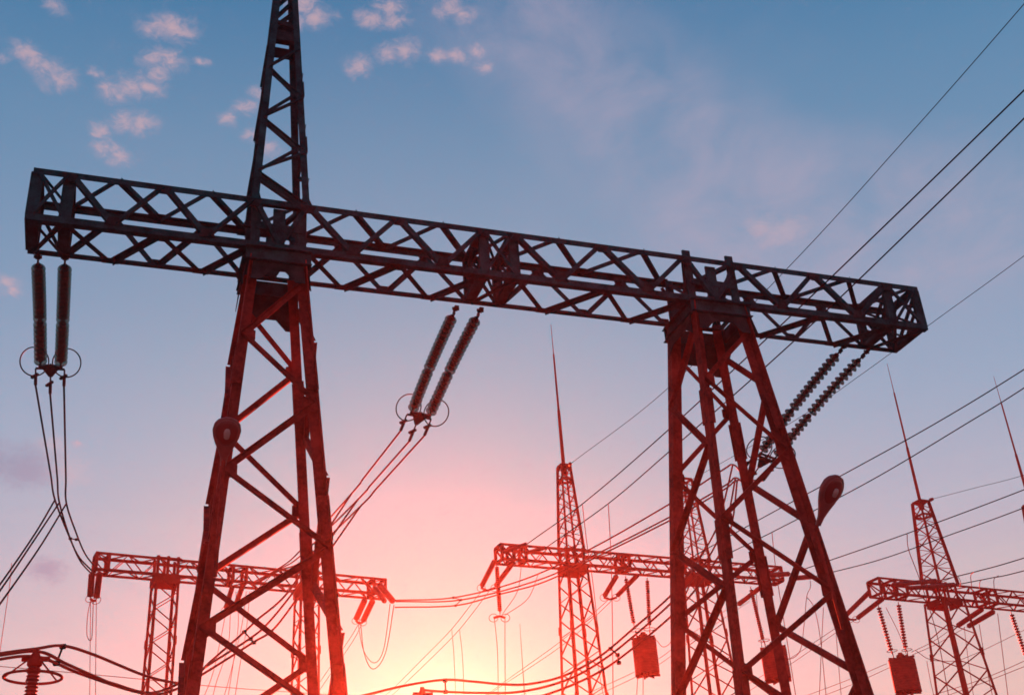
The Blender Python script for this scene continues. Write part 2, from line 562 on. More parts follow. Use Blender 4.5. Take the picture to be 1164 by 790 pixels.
def column(tc, wt, wb, ut, ub, zs, start, legw, stubs):
    uc = BD / 2

    def L(s, u, z):
        k = (ZB - z) / (ZB - 4.0)
        if k < 0: k = 0
        return P(tc + s * (wt + k * (wb - wt)), uc + u * (ut + k * (ub - ut)), z)
    root = assembly("column", portal)
    # head: cap channel box just under the beam, gusset plates with an arch cut
    z0 = ZB - .10
    for u in (-1, 1):
        o = ND * u * .13
        ar = .62 if u < 0 else .98
        a, e = L(-1, u, z0) - TD * .12 + o, L(1, u, z0) + TD * .12 + o
        pts = [L(-1, u, ZB - .42) + o, L(1, u, ZB - .42) + o, L(1, u, ZB - ar - .24) + o, L(1, u, ZB - ar - .24) - TD * .2 + o,
               L(1, u, ZB - ar) - TD * .40 + o, L(-1, u, ZB - ar) + TD * .40 + o, L(-1, u, ZB - ar - .24) + TD * .2 + o, L(-1, u, ZB - ar - .24) + o]
        MB().poly(pts, ND, .016).build("gusset_plate", M_PLATE, root)
    for s in (-1, 1):
        o = TD * s * .13
        pts = [L(s, -1, ZB - .42) + o, L(s, 1, ZB - .42) + o, L(s, 1, ZB - .95) + o, L(s, 1, ZB - .70) - ND * .3 + o, L(s, -1, ZB - .70) + ND * .3 + o, L(s, -1, ZB - .95) + o]
        MB().poly(pts, TD, .016).build("gusset_plate", M_PLATE, root)
    # splice plates down the legs
    for s in (-1, 1):
        for u in (-1, 1):
            for z in (ZB - 2.9, ZB - 6.1, ZB - 9.3):
                a, e = L(s, u, z + .45), L(s, u, z - .45)
                sp = MB().bar(a + TD * s * .074 - ND * u * .02, e + TD * s * .074 - ND * u * .02, .025, .22, TD)
                sp.bar(a + ND * u * .074 - TD * s * .02, e + ND * u * .074 - TD * s * .02, .025, .22, ND)
                sp.build("splice_plate", M_FLARESTEEL, root)
    for s in (-1, 1):
        for u in (-1, 1):
            fl = -1 if s * u > 0 else 1
            MB().angle(L(s, u, ZB - .08), L(s, u, .15), legw, .022, TD * -s, -fl).build("leg", M_FLARESTEEL, root)
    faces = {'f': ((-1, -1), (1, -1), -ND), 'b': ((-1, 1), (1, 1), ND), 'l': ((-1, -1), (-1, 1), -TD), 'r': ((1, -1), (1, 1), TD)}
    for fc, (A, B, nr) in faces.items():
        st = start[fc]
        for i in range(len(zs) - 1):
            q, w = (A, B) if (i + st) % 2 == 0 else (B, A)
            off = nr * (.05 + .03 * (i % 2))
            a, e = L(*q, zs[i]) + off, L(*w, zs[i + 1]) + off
            MB().angle(a, e, .115, .012, nr.cross(e - a), 1).build("diagonal", M_FLARESTEEL, root)
            if i:
                inw = (L(*w, zs[i]) - L(*q, zs[i])).normalized()
                c = L(*q, zs[i]) + nr * .036
                MB().poly([c + Z3 * .24 - inw * .05, c - Z3 * .24 - inw * .05, c - Z3 * .10 + inw * .26, c + Z3 * .10 + inw * .26], nr, .014).build("gusset_plate", M_FLARESTEEL, root)
    # cap beams round the head
    for u in (-1, 1):
        o = ND * u * .13
        a, e = L(-1, u, ZB - .24) - TD * .17 + o, L(1, u, ZB - .24) + TD * .17 + o
        m = MB().bar(a, e, .30, .02, Z3)
        m.bar(a + Z3 * .16 + ND * u * .05, e + Z3 * .16 + ND * u * .05, .02, .12, Z3)
        m.bar(a - Z3 * .16 + ND * u * .05, e - Z3 * .16 + ND * u * .05, .02, .12, Z3)
        m.build("cap_beam", M_STEEL, root)
    for s in (-1, 1):
        o = TD * s * .10
        a, e = L(s, -1, ZB - .24) - ND * .10 + o, L(s, 1, ZB - .24) + ND * .10 + o
        m = MB().bar(a, e, .28, .02, Z3)
        m.bar(a + Z3 * .15 + TD * s * .05, e + Z3 * .15 + TD * s * .05, .02, .10, Z3)
        m.bar(a - Z3 * .15 + TD * s * .05, e - Z3 * .15 + TD * s * .05, .02, .10, Z3)
        m.build("cap_beam", M_STEEL, root)
    # posts tying the column through the depth of the beam
    for s in (-1, 1):
        for u in (-1, 1):
            top = ZB + BH + (stubs if u < 0 else .05)
            a, e = P(tc + s * wt, uc + u * (BD / 2 - .12), ZB - .05), P(tc + s * wt * .98, uc + u * (BD / 2 - .12), top)
            MB().bar(a, e, .20, .05, TD).bar(a + ND * .05, e + ND * .05, .03, .10, TD).build("post", M_STEEL, root)
    for u in (-1, 1):
        a, e = P(tc, uc + u * (BD / 2 - .10), ZB), P(tc, uc + u * (BD / 2 - .10), ZB + BH - .1)
        MB().bar(a, e, .26, .05, TD).build("post", M_STEEL, root)
    f = MB()
    for s in (-1, 1):
        f.bar(P(tc + s * wt * .9, .1, ZB + .05), P(tc + s * wt * .9, BD - .1, ZB + BH - .05), .10, .04, TD)
        f.bar(P(tc + s * wt * .9 + .05, BD - .1, ZB + .05), P(tc + s * wt * .9 + .05, .1, ZB + BH - .05), .10, .04, TD)
    f.bar(P(tc - wt, .08, ZB + .55), P(tc + wt, .08, ZB + .55), .16, .03, Z3)
    f.bar(P(tc - wt, BD - .08, ZB + .45), P(tc + wt, BD - .08, ZB + .45), .22, .03, Z3)
    f.build("cross_frame", M_STEEL, root)
    for s in (-1, 1):
        for u in (-1, 1):
            c = L(s, u, 0)
            MB().bar(Vector((c.x, c.y, -.4)), Vector((c.x, c.y, .15)), .7, .7, TD).build("footing", M_CONC, root)
    return root


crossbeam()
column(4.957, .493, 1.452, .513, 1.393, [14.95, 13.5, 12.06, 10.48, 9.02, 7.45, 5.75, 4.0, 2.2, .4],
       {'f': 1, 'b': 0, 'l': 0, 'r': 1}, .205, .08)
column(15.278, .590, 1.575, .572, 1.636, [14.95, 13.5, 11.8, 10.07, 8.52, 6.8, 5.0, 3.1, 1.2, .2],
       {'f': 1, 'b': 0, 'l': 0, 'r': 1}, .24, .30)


def near_mast():
    tc, uc, z0, z1 = 4.97, BD / 2, ZB + BH, 27.0
    zs = [z0, 17.65, 18.35, 19.2, 19.95, 20.75, 21.5]

    def L(s, u, z):
        k = (z - z0) / 5.6
        h = max(.05, .575 - .30 * k)
        return P(tc + s * h, uc + u * h, z)
    root = assembly("lightning_mast", portal)
    for u in (-1, 1):
        MB().poly([L(-1, u, 21.75), L(1, u, 21.75), L(1, u, 22.05), L(-1, u, 22.05)], ND, .03).build("gusset_plate", M_PLATE, root)
        MB().poly([L(-1, u, z0 - .1), L(1, u, z0 - .1), L(1, u, z0 + .04), L(-1, u, z0 + .04)], ND, .012).build("gusset_plate", M_PLATE, root)
        for s in (-1, 1):
            MB().poly([L(s, u, z0 - .12) - TD * s * .22, L(s, u, z0 - .12) + TD * s * .20, L(s, u, z0 + .28) + TD * s * .05, L(s, u, z0 + .28) - TD * s * .10], ND, .02).build("gusset_plate", M_PLATE, root)
    for s in (-1, 1):
        MB().poly([L(s, -1, 21.75), L(s, 1, 21.75), L(s, 1, 22.05), L(s, -1, 22.05)], TD, .03).build("gusset_plate", M_PLATE, root)
        for z in (18.6, 20.25):
            MB().bar(L(s, -1, z + .22) + TD * s * .06, L(s, -1, z - .22) + TD * s * .06, .02, .14, TD).build("gusset_plate", M_PLATE, root)
    for s in (-1, 1):
        for u in (-1, 1):
            MB().angle(L(s, u, z0 - .05), L(s, u, 24.2), .15, .014, TD * -s, 1 if s * u > 0 else -1).build("leg", M_STEEL, root)
    for fc, (A, B, nr) in {'f': ((-1, -1), (1, -1), -ND), 'b': ((-1, 1), (1, 1), ND), 'l': ((-1, -1), (-1, 1), -TD), 'r': ((1, -1), (1, 1), TD)}.items():
        for i in range(len(zs) - 1):
            q, w = (A, B) if (i + (fc in 'fr')) % 2 == 0 else (B, A)
            off = nr * (.02 + .02 * (i % 2))
            a, e = L(*q, zs[i] + .05) + off, L(*w, zs[i + 1]) + off
            MB().angle(a, e, .085, .01, nr.cross(e - a), 1).build("diagonal", M_STEEL, root)
        for z0_, z1_ in ((22.1, 22.8), (22.8, 23.5), (23.5, 24.1)):
            MB().angle(L(*A, z0_), L(*B, z1_), .08, .01, nr, 1).build("diagonal", M_STEEL, root)
    c0, c1 = P(tc, uc, 24.1), P(tc, uc, 28.5)
    MB().bar(P(tc - .2, uc, 24.15), P(tc + .2, uc, 24.15), .4, .06, ND).rod(c0, c1, .05, .015).build("lightning_rod", M_STEEL, root)
    MB().bar(P(tc, uc, 22.05), P(tc, uc, 22.5), .34, .34, TD).bar(L(-1, -1, 22.35), L(1, -1, 22.2), .09, .05, Z3).build("bracket", M_PLATE, root)


near_mast()

# ------------------------------------------------------------------ insulator strings of the near portal
DISC_PROF = [(z, r * .88) for z, r in [(.000, .030), (.006, .080), (.024, .130), (.055, .160), (.075, .166), (.082, .158), (.070, .122), (.096, .114), (.080, .090), (.106, .074), (.092, .050), (.108, .030)]]


def make_string(label):
    root = empty("insulator_string", (0, 0, 0), label, "insulator", "glass insulator strings on the near portal")
    n, gap = 21, .168
    pos = []
    z = .42
    for i in range(n):
        if i == 12: z += .07
        pos.append(z)
        z += gap
    mesh = MB().lathe((0, 0, 0), -Z3, DISC_PROF, 20).mesh("disc", M_GLASS)

    def sag(zz): return Vector((0, .085 * math.sin(math.pi * zz / 4.2), -zz))
    core = MB()
    for q in pos:
        core.lathe(sag(q) + Z3 * .075, -Z3, [(0, .018), (.005, .055), (.06, .074), (.085, .078), (.09, .02), (.17, .018)], 10)
    core.build("cap_chain", M_CAP, root)
    fit = MB().rod((0, 0, 0), sag(.36), .022)
    fit.bar((0, 0, .04), (0, 0, -.13), .10, .03, (1, 0, 0)).bar((0, 0, -.15), (0, .01, -.27), .03, .12, (1, 0, 0)).bar((0, .005, -.05), (0, .01, -.09), .16, .06, (1, 0, 0))
    fit.build("shackle", M_CAP, root)
    MB().rod(sag(pos[-1] + .08), sag(z + .18), .022).bar(sag(z + .03), sag(z + .14), .09, .03, (1, 0, 0)).build("end_fitting", M_CAP, root)
    for q in pos:
        o = bpy.data.objects.new("disc", mesh)
        COL.objects.link(o)
        o.parent = root
        o.location = sag(q)
    return root


def copy_tree(o, parent=None):
    c = o.copy()
    COL.objects.link(c)
    if parent is not None: c.parent = parent
    for ch in list(o.children): copy_tree(ch, c)
    return c


SLEN = 4.03
first_string = None
ends = []


def place_string(top, bot, u, label, length=SLEN):
    global first_string
    a = onplane(*top, u)
    d = ray(*bot).normalized()
    # farther point on the sight line at the string's length from its hanger
    oc = CAM - a
    bq, cq = d.dot(oc), oc.dot(oc) - length ** 2
    disc = bq * bq - cq
    s = -bq + math.sqrt(disc) if disc > 0 else -bq
    e = CAM + d * s
    if first_string is None:
        o = first_string = make_string(label)
    else:
        o = copy_tree(first_string)
        o["label"] = label
    o.location = a
    zax = (a - e).normalized()
    xax = TD - zax * TD.dot(zax)
    xax.normalize()
    yax = zax.cross(xax)
    o.rotation_euler = Matrix((xax, yax, zax)).transposed().to_euler()
    k = (a - e).length / length
    ends.append((a, e))
    return a, e


sL = [place_string((43, 290), (46, 414), BD - .1, "glass disc string at the free left end of the big beam, outer of two"),
      place_string((74, 291), (69, 415), BD - .1, "glass disc string near the left end of the big beam, inner of two")]
sM = [place_string((519, 349), (469, 467), BD - .1, "slanting glass disc string under the middle of the big beam, left of the pair"),
      place_string((547, 351), (489, 471), BD - .1, "slanting glass disc string under the middle of the big beam, right of the pair")]
sR = [place_string((961, 392), (866, 514), BD - .1, "strongly slanting glass disc string under the right end of the beam, upper of two"),
      place_string((987, 398), (882, 520), BD - .1, "strongly slanting glass disc string under the right end of the beam, lower of two")]


def yoke(pair, label, ringpx):
    (a1, e1), (a2, e2) = pair
    m = (e1 + e2) / 2
    ax = ((e1 - a1) + (e2 - a2)).normalized()
    side = (e2 - e1).normalized()
    root = empty("yoke_assembly", m, label, "yoke", "yokes that join each pair of strings to its conductors")
    nr = ax.cross(side).normalized()
    pts = [e1 + ax * .02 - side * .05, e2 + ax * .02 + side * .05, m + ax * .34 + side * .04, m + ax * .34 - side * .04]
    MB().bar(e1 + ax * .05, e2 + ax * .05, .05, .05, nr).poly([m - side * .2 + ax * .12, m + side * .2 + ax * .12, m + ax * .5 + side * .04, m + ax * .5 - side * .04], nr, .03).bar(m - ax * .0, m + ax * .2, .06, .04, nr).build("yoke_plate", M_CAP, root)
    # shield rings, one looped round the end of each string
    for sg, e in ((-1, e1), (1, e2)):
        c = e + side * sg * .13 - ax * .10
        rr = MB()
        circ = []
        for i in range(28):
            t = 2 * math.pi * i / 28
            circ.append(c + side * (.31 * math.cos(t)) + nr * (.22 * math.sin(t)) + ax * (.27 * math.sin(t)))
        rr.tube(circ, .016, 6, True).build("shield_ring", M_CAP, root)
    outs = []
    for k, dx in ((0, -.36), (1, 0.0), (2, .34)):
        s0 = m + side * dx * .9 + ax * (.20 if k != 1 else .48)
        s1 = s0 + ax * (.62 if k != 1 else .70) + Vector((0, 0, -.05))
        c = MB().rod(s0, s1, .020)
        c.rod(s0.lerp(s1, .45), s0.lerp(s1, .95), .040)
        c.bar(s0.lerp(s1, .30) + side * .05, s0.lerp(s1, .55) - side * .09, .05, .06, nr)
        if k != 1: c.bar(s0 + ax * -.02, m + ax * .16, .05, .03, nr)
        c.build("clamp", M_CAP, root)
        outs.append(s1)
    return outs


oL = yoke(sL, "shield rings and clamps below the strings at the beam's left end", None)
oM = yoke(sM, "shield rings and clamps below the middle pair of strings", None)
oR = yoke(sR, "shield rings and clamps half hidden behind the right column", None)
#@@PART2@@

# ------------------------------------------------------------------ far gantries
def screen(p):
    q = Vector(p) - CAM
    z = q.dot(_f)
    return PW / 2 + FPX * q.dot(RT) / z, PH / 2 - FPX * q.dot(UP) / z


class Gantry:
    def __init__(s, A, B, Z, D, H, extra, label):
        a, b = atz(*A, Z), atz(*B, Z)                 # lower far chord
        s.d = (b - a).normalized()
        s.n = Vector((-s.d.y, s.d.x, 0))
        s.o = a - s.n * D
        s.len = (b - a).length + extra
        s.D, s.H, s.Z = D, H, Z
        s.root = empty("lattice_gantry", s.p(s.len / 2, D / 2, 0), label, "gantry", "smaller gantries behind the near portal")

    def p(s, t, u, z): return Vector((s.o.x, s.o.y, 0)) + s.d * t + s.n * u + Z3 * z

    def t_at(s, x):
        lo, hi = -5.0, s.len + 5
        for _ in range(50):
            m = (lo + hi) / 2
            if screen(s.p(m, s.D / 2, s.Z))[0] < x: lo = m
            else: hi = m
        return lo

    def zigzag(s, mb, A, B, n, w, ph):
        # A, B: functions of 0..1 giving the two chords
        for i in range(n):
            a, e = (A, B) if (i + ph) % 2 == 0 else (B, A)
            p, q = a(i / n), e((i + 1) / n)
            mb.bar(p, q, w, w * .6, (q - p).cross(Z3) if abs((q - p).normalized().z) < .95 else s.d)

    def beam(s, panels, ch=.095, w=.052, frames=()):
        c = [(0, s.Z), (s.D, s.Z), (s.D, s.Z + s.H), (0, s.Z + s.H)]
        m = MB()
        for i, (u, z) in enumerate(c):
            m.angle(s.p(0, u, z), s.p(s.len, u, z), ch, .014, s.n * (1 if u == 0 else -1), 1 if i in (0, 2) else -1)
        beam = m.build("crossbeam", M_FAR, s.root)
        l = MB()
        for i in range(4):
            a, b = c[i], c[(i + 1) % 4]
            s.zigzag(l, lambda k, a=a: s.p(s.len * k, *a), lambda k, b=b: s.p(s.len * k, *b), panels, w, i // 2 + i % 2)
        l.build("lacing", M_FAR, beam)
        for t in (0.03, s.len - .03) + tuple(frames):
            f = MB()
            for i in range(4):
                f.bar(s.p(t, *c[i]), s.p(t, *c[(i + 1) % 4]), .10, .09, s.d)
            f.bar(s.p(t, *c[0]), s.p(t, *c[2]), .05, .05, s.d)
            f.build("cross_frame", M_FAR, beam)

    def column(s, x, top_h, base_h, panels, leg=.10, w=.05, mast=None, tip=None, mast_h=.2, mast_panels=8, stub=None):
        t = s.t_at(x)
        uc = s.D / 2

        def L(a, b, z, k0=top_h, k1=base_h):
            h = k0 + (k1 - k0) * (s.Z - z) / s.Z
            return s.p(t + a * h, uc + b * h, z)
        m = MB()
        cs = [(-1, -1), (1, -1), (1, 1), (-1, 1)]
        for i, (a, b) in enumerate(cs):
            m.angle(L(a, b, s.Z), L(a, b, 0), leg, .014, s.d * -a, -1 if i % 2 == 0 else 1)
            for z in (s.Z - 2.2, s.Z - 4.8, s.Z - 8):
                m.bar(L(a, b, z) + s.d * a * .03, L(a, b, z - .3) + s.d * a * .03, .05, leg * 1.3, s.d)
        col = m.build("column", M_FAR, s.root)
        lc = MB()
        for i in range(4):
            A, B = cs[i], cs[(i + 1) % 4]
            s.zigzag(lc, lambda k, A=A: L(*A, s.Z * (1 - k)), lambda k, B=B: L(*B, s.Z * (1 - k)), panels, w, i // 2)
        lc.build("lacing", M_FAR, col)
        hd = MB()
        for z, hh in ((s.Z - .14, .30), (s.Z + s.H + .02, .05)):
            for sg in (-1, 1):
                hd.bar(s.p(t - top_h - .06, uc + sg * (s.D / 2 + .07), z), s.p(t + top_h + .06, uc + sg * (s.D / 2 + .07), z), hh, .03, Z3)
                hd.bar(s.p(t + sg * (top_h + .04), uc - s.D / 2, z), s.p(t + sg * (top_h + .04), uc + s.D / 2, z), hh, .03, Z3)
        for sg in (-1, 0, 1):
            for u in (0.03, s.D - .03):
                hd.bar(s.p(t + sg * top_h * .9, u, s.Z), s.p(t + sg * top_h * .9, u, s.Z + s.H + .12), .10, .06, s.d)
        hd.build("head_plate", M_FAR, col)
        base = MB()
        for a, b in cs:
            c = L(a, b, 0)
            base.bar((c.x, c.y, -.3), (c.x, c.y, .12), .5, .5, s.d)
        base.build("footing", M_CONC, col)
        if mast is None: return t
        Y = s.p(t, uc, 0).y
        zt = at(*mast, Y).z
        z0 = s.Z + s.H

        def K(a, b, z):
            h = top_h * .92 + (mast_h - top_h * .92) * (z - z0) / (zt - z0)
            return s.p(t + a * h, uc + b * h, z)
        m = MB()
        for i, (a, b) in enumerate(cs):
            m.angle(K(a, b, z0), K(a, b, zt), leg * .85, .012, s.d * -a, -1 if i % 2 == 0 else 1)
        for z in (zt, zt - (zt - z0) * .17):
            for i in range(4):
                m.bar(K(*cs[i], z), K(*cs[(i + 1) % 4], z), .09, .05, Z3)
        ms = m.build("lightning_mast", M_FAR, s.root)
        lc = MB()
        for i in range(4):
            A, B = cs[i], cs[(i + 1) % 4]
            s.zigzag(lc, lambda k, A=A: K(*A, z0 + (zt - z0) * k), lambda k, B=B: K(*B, z0 + (zt - z0) * k), mast_panels, w * .85, i // 2)
        lc.build("lacing", M_FAR, ms)
        if tip:
            zr = at(*tip, Y).z
            c = [s.p(t, uc, z) for z in (zt - .35, zt + .1, zt + (zr - zt) * .38, zt + (zr - zt) * .78, zr)]
            r = MB().rod(c[0], c[1], .13, .11).rod(c[1], c[2], .075, .06).rod(c[2], c[3], .045, .036).rod(c[3], c[4], .018, .010)
            r.bar(s.p(t - .2, uc, zt - .02), s.p(t + .2, uc, zt - .02), .40, .05, s.n)
            r.build("lightning_rod", M_FAR, ms)
        if stub:
            a = s.p(t + mast_h, uc - mast_h, zt)
            b = at(*stub, Y - .6)
            MB().rod(a, b, .035).rod(a.lerp(b, .55), b, .085, .07).build("stub_insulator", M_PORC, ms)
        return t


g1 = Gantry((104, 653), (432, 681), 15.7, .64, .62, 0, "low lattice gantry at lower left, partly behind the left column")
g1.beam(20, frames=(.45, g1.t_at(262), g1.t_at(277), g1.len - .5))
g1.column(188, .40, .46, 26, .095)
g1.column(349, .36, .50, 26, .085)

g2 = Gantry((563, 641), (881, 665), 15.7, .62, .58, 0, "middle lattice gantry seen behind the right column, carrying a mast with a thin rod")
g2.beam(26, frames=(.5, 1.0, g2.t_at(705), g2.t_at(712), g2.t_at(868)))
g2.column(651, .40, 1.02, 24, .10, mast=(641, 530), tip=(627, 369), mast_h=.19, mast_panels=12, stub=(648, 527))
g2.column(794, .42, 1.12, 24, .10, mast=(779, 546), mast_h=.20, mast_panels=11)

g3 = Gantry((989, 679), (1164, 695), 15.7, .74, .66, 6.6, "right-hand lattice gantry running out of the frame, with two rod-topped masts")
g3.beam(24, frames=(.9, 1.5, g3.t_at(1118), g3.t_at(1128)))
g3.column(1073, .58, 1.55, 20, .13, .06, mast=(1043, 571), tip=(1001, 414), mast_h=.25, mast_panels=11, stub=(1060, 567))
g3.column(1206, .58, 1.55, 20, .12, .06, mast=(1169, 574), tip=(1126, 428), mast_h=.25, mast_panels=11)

# ------------------------------------------------------------------ insulators on the far gantries
def far_string(a, b, r, label, n=26, gap=.55):
    a, b = at(*a), at(*b)
    ax = b - a
    l = ax.length
    prof = [(0, .02), (l * .05, .02)]
    for i in range(n):
        z = l * (.06 + .88 * i / n)
        h = l * .88 / n
        prof += [(z, r * gap), (z + h * .25, r), (z + h * .5, r), (z + h * .8, r * gap)]
    prof += [(l * .95, .02), (l, .02)]
    o = MB().lathe(a, ax, prof, 10).build("insulator_string", M_PORC, origin=a)
    tag(o, label, "insulator", "insulator strings of the far gantries")
    return o


def small_yoke(pts, label):
    pts = [at(*p) for p in pts]
    m = MB()
    for a, b in zip(pts, pts[1:]): m.rod(a, b, .045)
    c = (pts[0] + pts[-1]) / 2
    for p in (pts[0], pts[-1]):
        ring = [p + Vector((.16 * math.cos(k), .05 * math.sin(k), .16 * math.sin(k))) for k in [2 * math.pi * i / 14 for i in range(14)]]
        m.tube(ring, .012, 5, True)
    tag(m.build("string_yoke", M_FAR, origin=c, smooth=False), label, "yoke", "small yokes under the far gantries")


FS = [
    ((104.5, 651, 40.5), (102.5, 679, 41.2), .115, "hanging string at the far left end of the low left gantry, outer one"),
    ((113.5, 649, 40.6), (109.5, 681, 41.3), .115, "hanging string at the far left end of the low left gantry, inner one"),
    ((264, 667, 43.3), (256.5, 692, 44.4), .10, "hanging string under the low left gantry just right of the thick left leg"),
    ((275, 668, 43.5), (267, 690, 44.6), .10, "hanging string under the low left gantry, one step right of its twin"),
    ((415, 681, 45.9), (404.5, 704, 47.6), .12, "slanting string under the right tip of the low left gantry, left one"),
    ((424, 682, 46.1), (412.5, 706, 47.8), .12, "slanting string under the right tip of the low left gantry, right one"),
    ((431, 664, 45.6), (447.5, 684, 43.6), .12, "string leaning out to the right of the low left gantry's tip, upper one"),
    ((425, 667, 45.6), (438, 684, 43.9), .10, "string leaning out to the right of the low left gantry's tip, lower one"),
    ((563, 636, 42.4), (547, 667, 44.6), .10, "left arm of the V of strings at the middle gantry's left tip"),
    ((585, 637, 42.8), (562.5, 667, 45.0), .10, "right arm of the V of strings at the middle gantry's left tip"),
    ((701.5, 653.5, 45.0), (686.5, 678, 47.0), .10, "left arm of the V of strings beside the hanging coil drum"),
    ((726, 652, 45.3), (700.5, 678, 47.3), .10, "right arm of the V of strings beside the hanging coil drum"),
    ((869, 664, 47.8), (838, 688, 50.0), .10, "slanting string seen between the two thick legs of the right column"),
    ((564.5, 641, 42.5), (568.5, 698, 42.3), .085, "vertical string hanging inside the V at the middle gantry's left tip"),
    ((711, 654.5, 45.2), (721, 712, 45.0), .085, "left one of two strings that carry the coil drum of the middle gantry"),
    ((735.6, 656.6, 45.6), (738.5, 714, 45.4), .085, "right one of two strings that carry the coil drum of the middle gantry"),
    ((853, 666.5, 47.8), (868, 730, 47.6), .085, "string that carries the coil drum half behind the right column"),
    ((998, 687, 51.4), (1014, 743, 51.2), .105, "left one of two strings that carry the coil drum of the right gantry"),
    ((1021, 684, 51.9), (1030, 740, 51.7), .105, "right one of two strings that carry the coil drum of the right gantry"),
    ((1149, 695, 54.6), (1167, 748, 54.4), .105, "ribbed string hanging at the right edge of the frame"),
    ((990, 671, 51.0), (960.5, 700, 53.6), .11, "slanting string off the left tip of the right gantry, upper one"),
    ((1005, 679, 51.4), (973, 703.5, 54.0), .11, "slanting string off the left tip of the right gantry, lower one"),
    ((1118, 691, 54.0), (1087, 712, 56.5), .12, "slanting string under the right gantry behind its mast, upper one"),
    ((1131, 694, 54.3), (1099, 712.5, 56.8), .12, "slanting string under the right gantry behind its mast, lower one"),
    ((1012, 664.5, 51.2), (1068, 659.5, 47.5), .10, "pale string lying along the top of the right gantry, upper one"),
    ((1031, 668.5, 51.4), (1089, 664, 47.8), .10, "pale string lying along the top of the right gantry, lower one"),
    ((571, 628, 42.3), (600, 617.5, 41.0), .075, "string lying along the middle gantry's top near its left tip, left one"),
    ((596, 629, 42.6), (621, 622, 41.3), .075, "string lying along the middle gantry's top near its left tip, right one"),
    ((872, 653.5, 47.5), (898, 652, 45.5), .10, "string leaving the right tip of the middle gantry, upper one"),
    ((897, 657.5, 46.6), (926, 655, 45.0), .10, "string leaving the right tip of the middle gantry, lower one"),
]
for a, b, r, lb in FS:
    n = 15 if "coil drum of the right" in lb or "ribbed" in lb else (19 if "carry" in lb else 24)
    far_string(a, b, r, lb, n, .32 if n == 15 else (.42 if n == 19 else .62))
for pts, lb in (
    ([(547, 668, 44.7), (554, 671, 44.9), (562.5, 668, 45.1)], "yoke closing the V of strings at the middle gantry's left tip"),
    ([(686.5, 679, 47.1), (693, 681, 47.2), (700.5, 679, 47.4)], "yoke closing the V of strings beside the coil drum"),
    ([(102.5, 680, 41.2), (106, 683, 41.3), (109.5, 682, 41.3)], "yoke under the two strings of the low left gantry's left tip"),
    ([(404.5, 705, 47.7), (408, 708, 47.8), (412.5, 707, 47.9)], "yoke under the slanting strings at the low left gantry's right tip"),
    ([(960.5, 700.5, 53.7), (967, 704, 53.9), (973, 704, 54.1)], "yoke at the slanting strings left of the right gantry"),
    ([(561, 702, 42.3), (568.5, 700, 42.3), (574.5, 702, 42.3)], "yoke under the vertical string of the middle gantry's left tip"),
    ([(256.5, 693, 44.5), (261, 696, 44.6), (267, 691, 44.7)], "yoke under the low left gantry right of the thick left leg")):
    small_yoke(pts, lb)


def coil_drum(tl, tr, bl, br, Y, label):
    a, b = (at(*tl, Y) + at(*tr, Y)) / 2, (at(*bl, Y) + at(*br, Y)) / 2
    r = (at(*tr, Y) - at(*tl, Y)).length / 2 * .99
    h = a.z - b.z
    c = Vector(((a.x + b.x) / 2, (a.y + b.y) / 2, b.z))
    root = empty("line_trap", c, label, "line trap", "coil drums hung from the far gantries")
    prof = []
    n = 13
    h1, h2 = h * .07, h * .93
    prof.append((h1, r * .80))
    for i in range(n):
        z = h1 + (h2 - h1) * i / n
        d = (h2 - h1) / n
        prof += [(z, r * .965), (z + d * .15, r), (z + d * .8, r), (z + d * .95, r * .965)]
    prof.append((h2, r * .80))
    MB().lathe(c, Z3, prof, 36).build("coil", M_TRAP, root)
    for z, nm in ((h * .97, "top_spider"), (h * .03, "bottom_spider")):
        m = MB()
        for k in range(4):
            q = math.pi * k / 4 + .2
            v = Vector((math.cos(q), math.sin(q), 0)) * r * 1.04
            m.bar(c + Z3 * z - v, c + Z3 * z + v, .09, .035, Z3)
        ring = [c + Z3 * z + Vector((math.cos(k), math.sin(k), 0)) * r * .42 for k in [2 * math.pi * i / 20 for i in range(20)]]
        m.tube(ring, .03, 6, True)
        m.build(nm, M_FAR, root, smooth=False)
    m = MB()
    for k in range(6):
        q = 2 * math.pi * k / 6 + .5
        v = Vector((math.cos(q), math.sin(q), 0)) * r * .74
        m.rod(c + v + Z3 * h * .02, c + v + Z3 * h * .98, .025)
    m.build("tie_rods", M_FAR, root)
    m = MB()
    for s in (-1, 1):
        v = Vector((s * r * .55, 0, 0))
        m.rod(c + v + Z3 * h * .97, c + v * 1.05 + Z3 * (h + .30), .02)
        ring = [c + v * 1.05 + Z3 * (h + .30) + Vector((.22 * math.cos(k), .22 * math.sin(k), 0)) for k in [2 * math.pi * i / 18 for i in range(18)]]
        m.tube(ring, .014, 5, True)
    m.lathe(c + Z3 * h * .97, Z3, [(0, .16), (.16, .16), (.18, .10), (.24, .10)], 14)
    m.build("hanger", M_FAR, root, smooth=False)


coil_drum((717.7, 724.4), (745.7, 724.4), (722.5, 769), (750, 768), 45.3, "coil drum hung from the middle gantry, left of the right column")
coil_drum((864, 736), (894, 735), (870, 775), (899, 774), 47.7, "coil drum partly hidden by a thick leg of the right column")
coil_drum((1010, 748), (1039.6, 746), (1017, 789), (1048, 788), 51.5, "coil drum hung from the right gantry in the clear, right of the right column")

# ------------------------------------------------------------------ wires
def wire(pts, r, label, name="conductor", group=None, mat=None, n=6, seg=12):
    q = [p if isinstance(p, Vector) else at(*p) for p in pts]
    o = MB().tube(spline(q, seg), r, n).build(name, mat or M_WIRE, origin=q[0])
    cat = {"conductor": "wire", "ground_wire": "wire", "dropper": "wire", "jumper_loop": "wire", "spacer": "spacer"}[name]
    return tag(o, label, cat, group)


def wirez(pts, r, label, name="conductor", group=None):
    return wire([atz(*p) for p in pts], r, label, name, group)


